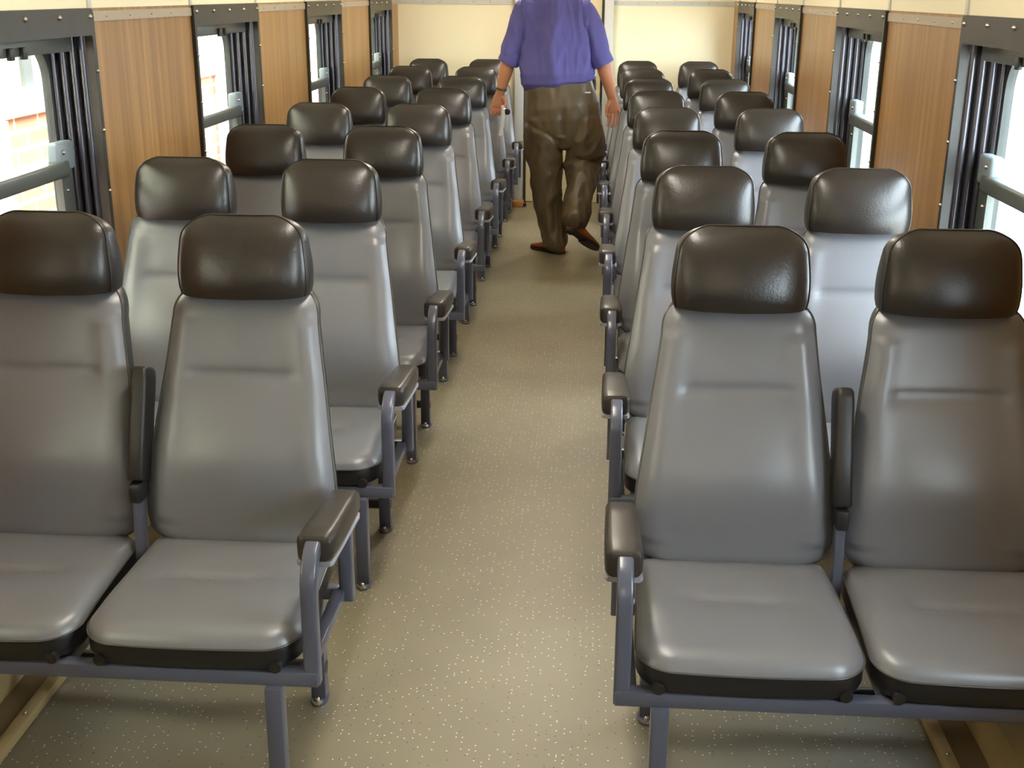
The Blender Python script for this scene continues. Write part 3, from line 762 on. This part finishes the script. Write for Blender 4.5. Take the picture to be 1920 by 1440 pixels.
# left hand, palm turned back, fingers curled round a strap
limb(mb, [(-0.354, YM, 1.035, 0.028, 0.022), (-0.362, YM+0.003, 1.00, 0.036, 0.019), (-0.370, YM+0.004, 0.965, 0.043, 0.018), (-0.373, YM+0.002, 0.945, 0.042, 0.015)], 16)
for q, (dx, l) in enumerate(((-0.036, 0.8), (-0.012, 0.95), (0.012, 1.0), (0.036, 0.9))):
    x = -0.373+dx
    limb(mb, [(x, YM, 0.950, 0.0092), (x-0.003, YM-0.006*l, 0.915-0.012*l, 0.0088), (x+0.004, YM-0.034*l, 0.905-0.014*l, 0.0084), (x+0.012, YM-0.047*l, 0.925-0.010*l, 0.0080), (x+0.015, YM-0.044*l, 0.940-0.010*l, 0.0070)], 10)
limb(mb, [(-0.340, YM-0.004, 1.000, 0.015), (-0.320, YM-0.020, 0.972, 0.0125), (-0.318, YM-0.036, 0.944, 0.0108), (-0.327, YM-0.044, 0.925, 0.0085)], 10)
# right hand hanging, fingers slightly bent
limb(mb, [(0.357, YM, 1.015, 0.028, 0.022), (0.364, YM+0.002, 0.975, 0.035, 0.019), (0.370, YM+0.003, 0.940, 0.041, 0.018), (0.373, YM, 0.920, 0.040, 0.015)], 16)
for q, (dx, l) in enumerate(((0.036, 0.78), (0.012, 0.95), (-0.012, 1.0), (-0.036, 0.92))):
    x = 0.373+dx
    limb(mb, [(x, YM, 0.925, 0.0092), (x+0.004, YM-0.005, 0.925-0.046*l, 0.0088), (x+0.003, YM-0.016*l, 0.925-0.078*l, 0.0082), (x-0.002, YM-0.030*l, 0.925-0.100*l, 0.0070)], 10)
limb(mb, [(0.345, YM-0.004, 0.985, 0.015), (0.328, YM-0.020, 0.950, 0.0125), (0.326, YM-0.032, 0.918, 0.0108), (0.333, YM-0.040, 0.893, 0.0085)], 10)
# legs
limb(mb, [(-0.05, YM-0.005, 0.86, 0.088), (-0.05, YM, 0.55, 0.060), (-0.03, YM+0.005, 0.36, 0.052), (0.01, YM, 0.12, 0.038), (0.015, YM, 0.07, 0.036)])
limb(mb, [(0.14, YM-0.01, 0.86, 0.088), (0.175, YM+0.01, 0.56, 0.060), (0.158, YM-0.10, 0.42, 0.052), (0.14, YM-0.195, 0.27, 0.038), (0.135, YM-0.215, 0.235, 0.036)])
man = organic('person', mb, M_SKIN, 0.0038, 3)
tag(man, 'man in violet-blue shirt and brown trousers walking away down the aisle', 'person')

# shirt with rolled sleeves, bloused over the waistband
def fold_shirt(p):
    d = 0.0
    for k, (fx, fz, a) in enumerate(((8, 2.0, 0.032), (18, 5, 0.013))):
        n1 = noise.noise(Vector((p.x*fx+p.z*1.5+k*7, p.y*fx*0.6, p.z*fz))); d += a*(1-2*abs(n1))
    if abs(p.x+0.012) > 0.205: d *= 0.35
    d *= min(1, max(0.25, (p.z-1.10)/0.12))
    d += min(1, max(0, (p.z-1.12)/0.1))*0.006*math.exp(-((p.x+0.015-0.02*(1.5-p.z))/0.008)**2) if p.y < YM else 0      # centre pleat
    return d
mb = MB()
limb(mb, [(0.012, YM-0.005, 1.088, 0.214, 0.150), (0.010, YM-0.005, 1.105, 0.232, 0.170), (0.008, YM-0.005, 1.15, 0.236, 0.178), (0.004, YM, 1.22, 0.220, 0.165), (-0.004, YM, 1.32, 0.208, 0.150), (-0.012, YM, 1.42, 0.208, 0.146), (-0.02, YM, 1.52, 0.206, 0.130), (-0.021, YM, 1.575, 0.185, 0.108), (-0.02, YM+0.003, 1.612, 0.120, 0.085), (-0.02, YM+0.008, 1.635, 0.075, 0.075)], 28)
limb(mb, [(-0.192, YM, 1.535, 0.070), (-0.238, YM-0.015, 1.43, 0.064, 0.074), (-0.270, YM-0.028, 1.34, 0.058, 0.068), (-0.290, YM-0.033, 1.265, 0.055, 0.064)])
limb(mb, [(0.150, YM, 1.535, 0.070), (0.218, YM-0.015, 1.43, 0.064, 0.074), (0.256, YM-0.028, 1.34, 0.058, 0.068), (0.278, YM-0.033, 1.265, 0.055, 0.064)])
organic('shirt', mb, M_SHIRT, 0.0065, 2, man, fold_shirt)
def cuff(c0, c1, r0, r1):
    c0, c1 = Vector(c0), Vector(c1); t = (c1-c0).normalized(); uu = Vector((1, 0, 0)); uu = (uu-t*t.x).normalized(); vv = t.cross(uu); rs = []
    for k, q in ((0, 0.70), (0, 0.97), (0.08, 1.0), (0.5, 1.02), (0.92, 1.0), (1.0, 0.94), (0.97, 0.84)):
        r = lerp(r0, r1, k)*q
        rs.append([c0.lerp(c1, k)+(uu*math.cos(2*math.pi*j/36)+vv*math.sin(2*math.pi*j/36)*1.08)*r*(1+0.02*math.sin(j*1.3+k*2)) for j in range(36)])
    mb = MB(); mb.rings(rs, False, False); mb.build('rolled_cuff', M_SHIRT, man, angle=70)
cuff((-0.272, YM-0.034, 1.290), (-0.307, YM-0.030, 1.213), 0.064, 0.069)
cuff((0.262, YM-0.034, 1.290), (0.299, YM-0.030, 1.211), 0.064, 0.069)
mb = MB(); limb(mb, [(-0.02, YM+0.005, 1.625, 0.080, 0.080), (-0.02, YM+0.012, 1.668, 0.070, 0.072)]); mb.build('collar', M_SHIRT, man)

# trousers
def fold_tr(p):
    d = 0.0
    for k, (fx, fz, a) in enumerate(((7, 3.5, 0.018), (19, 8, 0.007))):
        n1 = noise.noise(Vector((p.x*fx-p.z*3+k*5, p.y*fx, p.z*fz+p.x*6))); d += a*(1-2*abs(n1))*min(1, max(0.3, (0.98-p.z)/0.25))
    if p.z > 0.78 and p.y < YM: d -= 0.018*math.exp(-((p.x-0.045)/0.022)**2)*min(1, max(0, (1.02-p.z)/0.1))
    d += 0.012*math.exp(-((p.z-0.60-(p.x-0.15)*0.35)/0.018)**2) if p.x > 0.07 else 0
    d -= 0.006*math.exp(-((p.z-0.79+(p.x+0.05)*0.5)/0.016)**2) if (p.x < 0.04 and p.y < YM) else 0
    return d
mb = MB()
limb(mb, [(0.018, YM-0.005, 1.100, 0.208, 0.148), (0.025, YM-0.008, 1.03, 0.220, 0.160), (0.040, YM-0.012, 0.95, 0.238, 0.175), (0.046, YM-0.012, 0.88, 0.242, 0.172), (0.048, YM-0.01, 0.82, 0.232, 0.155), (0.050, YM-0.006, 0.755, 0.185, 0.125)], 28)
limb(mb, [(-0.070, YM-0.008, 0.88, 0.120, 0.150), (-0.064, YM-0.005, 0.775, 0.122, 0.140), (-0.068, YM, 0.66, 0.106, 0.122), (-0.060, YM+0.004, 0.536, 0.094, 0.110), (-0.038, YM+0.008, 0.327, 0.077, 0.098), (0.002, YM+0.002, 0.15, 0.072, 0.092), (0.018, YM, 0.055, 0.076, 0.098)])
limb(mb, [(0.165, YM-0.010, 0.88, 0.122, 0.150), (0.185, YM-0.005, 0.765, 0.120, 0.140), (0.190, YM+0.005, 0.66, 0.112, 0.125), (0.182, YM+0.006, 0.585, 0.102, 0.112), (0.174, YM-0.065, 0.47, 0.091, 0.104), (0.158, YM-0.145, 0.34, 0.080, 0.096), (0.142, YM-0.205, 0.25, 0.073, 0.090)])
tr = organic('trousers', mb, M_TROU, 0.0075, 3, man, fold_tr)
mb = MB(); mb.box(0.185, 0.222, YM-0.164, YM-0.155, 1.045, 1.053, 0.001); mb.build('pocket_label', M_STRAP, tr)

# shoes
def shoe(heel, toe, up):
    heel, toe, up = Vector(heel), Vector(toe), Vector(up)
    f = (toe-heel).normalized(); up = (up-f*up.dot(f)).normalized(); rx = f.cross(up)
    T = lambda x, y, z: heel+rx*x+f*y+up*z
    mb = MB(); rs = []
    for y, w_, h in ((0.0, 0.026, 0.055), (0.012, 0.034, 0.085), (0.05, 0.036, 0.092), (0.10, 0.036, 0.085), (0.15, 0.042, 0.066), (0.20, 0.048, 0.052), (0.25, 0.044, 0.042), (0.28, 0.030, 0.034), (0.292, 0.014, 0.026)):
        ring = []
        for j in range(20):
            a = 2*math.pi*j/20; c, s_ = math.cos(a), math.sin(a)
            ring.append(T(w_*math.copysign(abs(c)**0.7, c), y, 0.016+(h-0.016)*0.5*(1+math.copysign(abs(s_)**0.8, s_))))
        rs.append(ring)
    mb.rings(rs); o = mb.build('shoe', M_SHOE, man, angle=60)
    mb = MB(); rs = []
    prof = [(0, 0.028), (0.012, 0.036), (0.06, 0.036), (0.10, 0.034), (0.15, 0.042), (0.20, 0.050), (0.25, 0.046), (0.28, 0.032), (0.295, 0.014)]
    for z0, z1, y0, y1 in ((0.010, 0.020, -0.002, 0.295), (0.0, 0.012, -0.002, 0.075)):
        lo = [(x, y) for y, x in prof if y0 <= y <= y1]+[(-x, y) for y, x in reversed(prof) if y0 <= y <= y1]
        mb.rings([[T(x, y, z0) for x, y in lo], [T(x, y, z1) for x, y in lo]])
    lo = [(x, y) for y, x in prof if y >= 0.12]+[(-x, y) for y, x in reversed(prof) if y >= 0.12]
    mb.rings([[T(x, y, 0.001 if y > 0.14 else 0.009) for x, y in lo], [T(x, y, 0.012) for x, y in lo]])
    mb.build('sole', M_SOLE, o, angle=40)
shoe((0.065, YM-0.075, 0.0), (-0.128, YM+0.115, 0.0), (0, 0, 1))
shoe((0.098, YM-0.262, 0.195), (0.288, YM-0.105, 0.035), (0.45, 0.62, 0.65))
# hair, bracelet
mb = MB()
limb(mb, [(-0.02, YM-0.018, 1.72, 0.055, 0.040), (-0.02, YM-0.010, 1.78, 0.080, 0.062), (-0.02, YM+0.012, 1.85, 0.085, 0.090), (-0.02, YM+0.025, 1.90, 0.072, 0.090), (-0.02, YM+0.03, 1.925, 0.045, 0.060)])
organic('hair', mb, M_HAIR, 0.006, 3, man)
mb = MB(); rs = []
for i in range(25):
    a = 2*math.pi*i/24; c = Vector((-0.349+0.0335*math.cos(a), YM-0.003+0.0305*math.sin(a), 1.052-0.006*math.cos(a)))
    rs.append([c+Vector((math.cos(a), math.sin(a), 0))*q[0]+Vector((0, 0, 1))*q[1] for q in rrect(0.003, 0.008, 0.002, 2)])
mb.rings(rs, False, False); mb.build('bracelet', mat('dull_metal', srgb(120, 112, 84), 0.35, metal=0.8), man)

# what he carries in his left hand
st = empty('key_strap', (-0.345, YM-0.05, 0.90), 'pale strap with a black fob hanging from the walking man\'s left hand', 'strap')
L = Vector((-0.345, YM-0.05, 0.90))
mb = MB(); pts = [Vector((-0.336, YM-0.052, 0.955)), Vector((-0.333, YM-0.062, 0.93)), Vector((-0.332, YM-0.066, 0.88)), Vector((-0.338, YM-0.066, 0.83)), Vector((-0.352, YM-0.066, 0.765))]
mb.sweep([p-L for p in pts], rrect(0.011, 0.0015, 0.001, 2)); mb.build('strap', M_STRAP, st)
mb = MB(); mb.sphere(Vector((-0.306, YM-0.055, 0.915))-L, 0.02, 1, 0.5, 1.0, 14, 8); mb.build('fob', M_BLK, st)
mb = MB(); mb.sweep([Vector((-0.330, YM-0.060, 0.935))-L, Vector((-0.318, YM-0.060, 0.932))-L], circ(0.004, 8), ref=(0, 1, 0)); mb.build('ring', M_STEEL, st)

# small wooden block with a black knob at the door post
bl = empty('door_wedge', (-0.335, 9.46, 0), 'orange wooden block with black knob on the floor by the left door post', 'wedge')
mb = MB(); mb.box(-0.05, 0.04, -0.05, 0.05, 0.0, 0.045, 0.004); mb.build('wood_block', M_WOODB, bl)
mb = MB(); mb.sweep([(0.04, -0.02, 0.024), (0.062, -0.02, 0.024)], circ(0.018, 14), ref=(0, 1, 0)); mb.build('knob', M_BLK, bl)
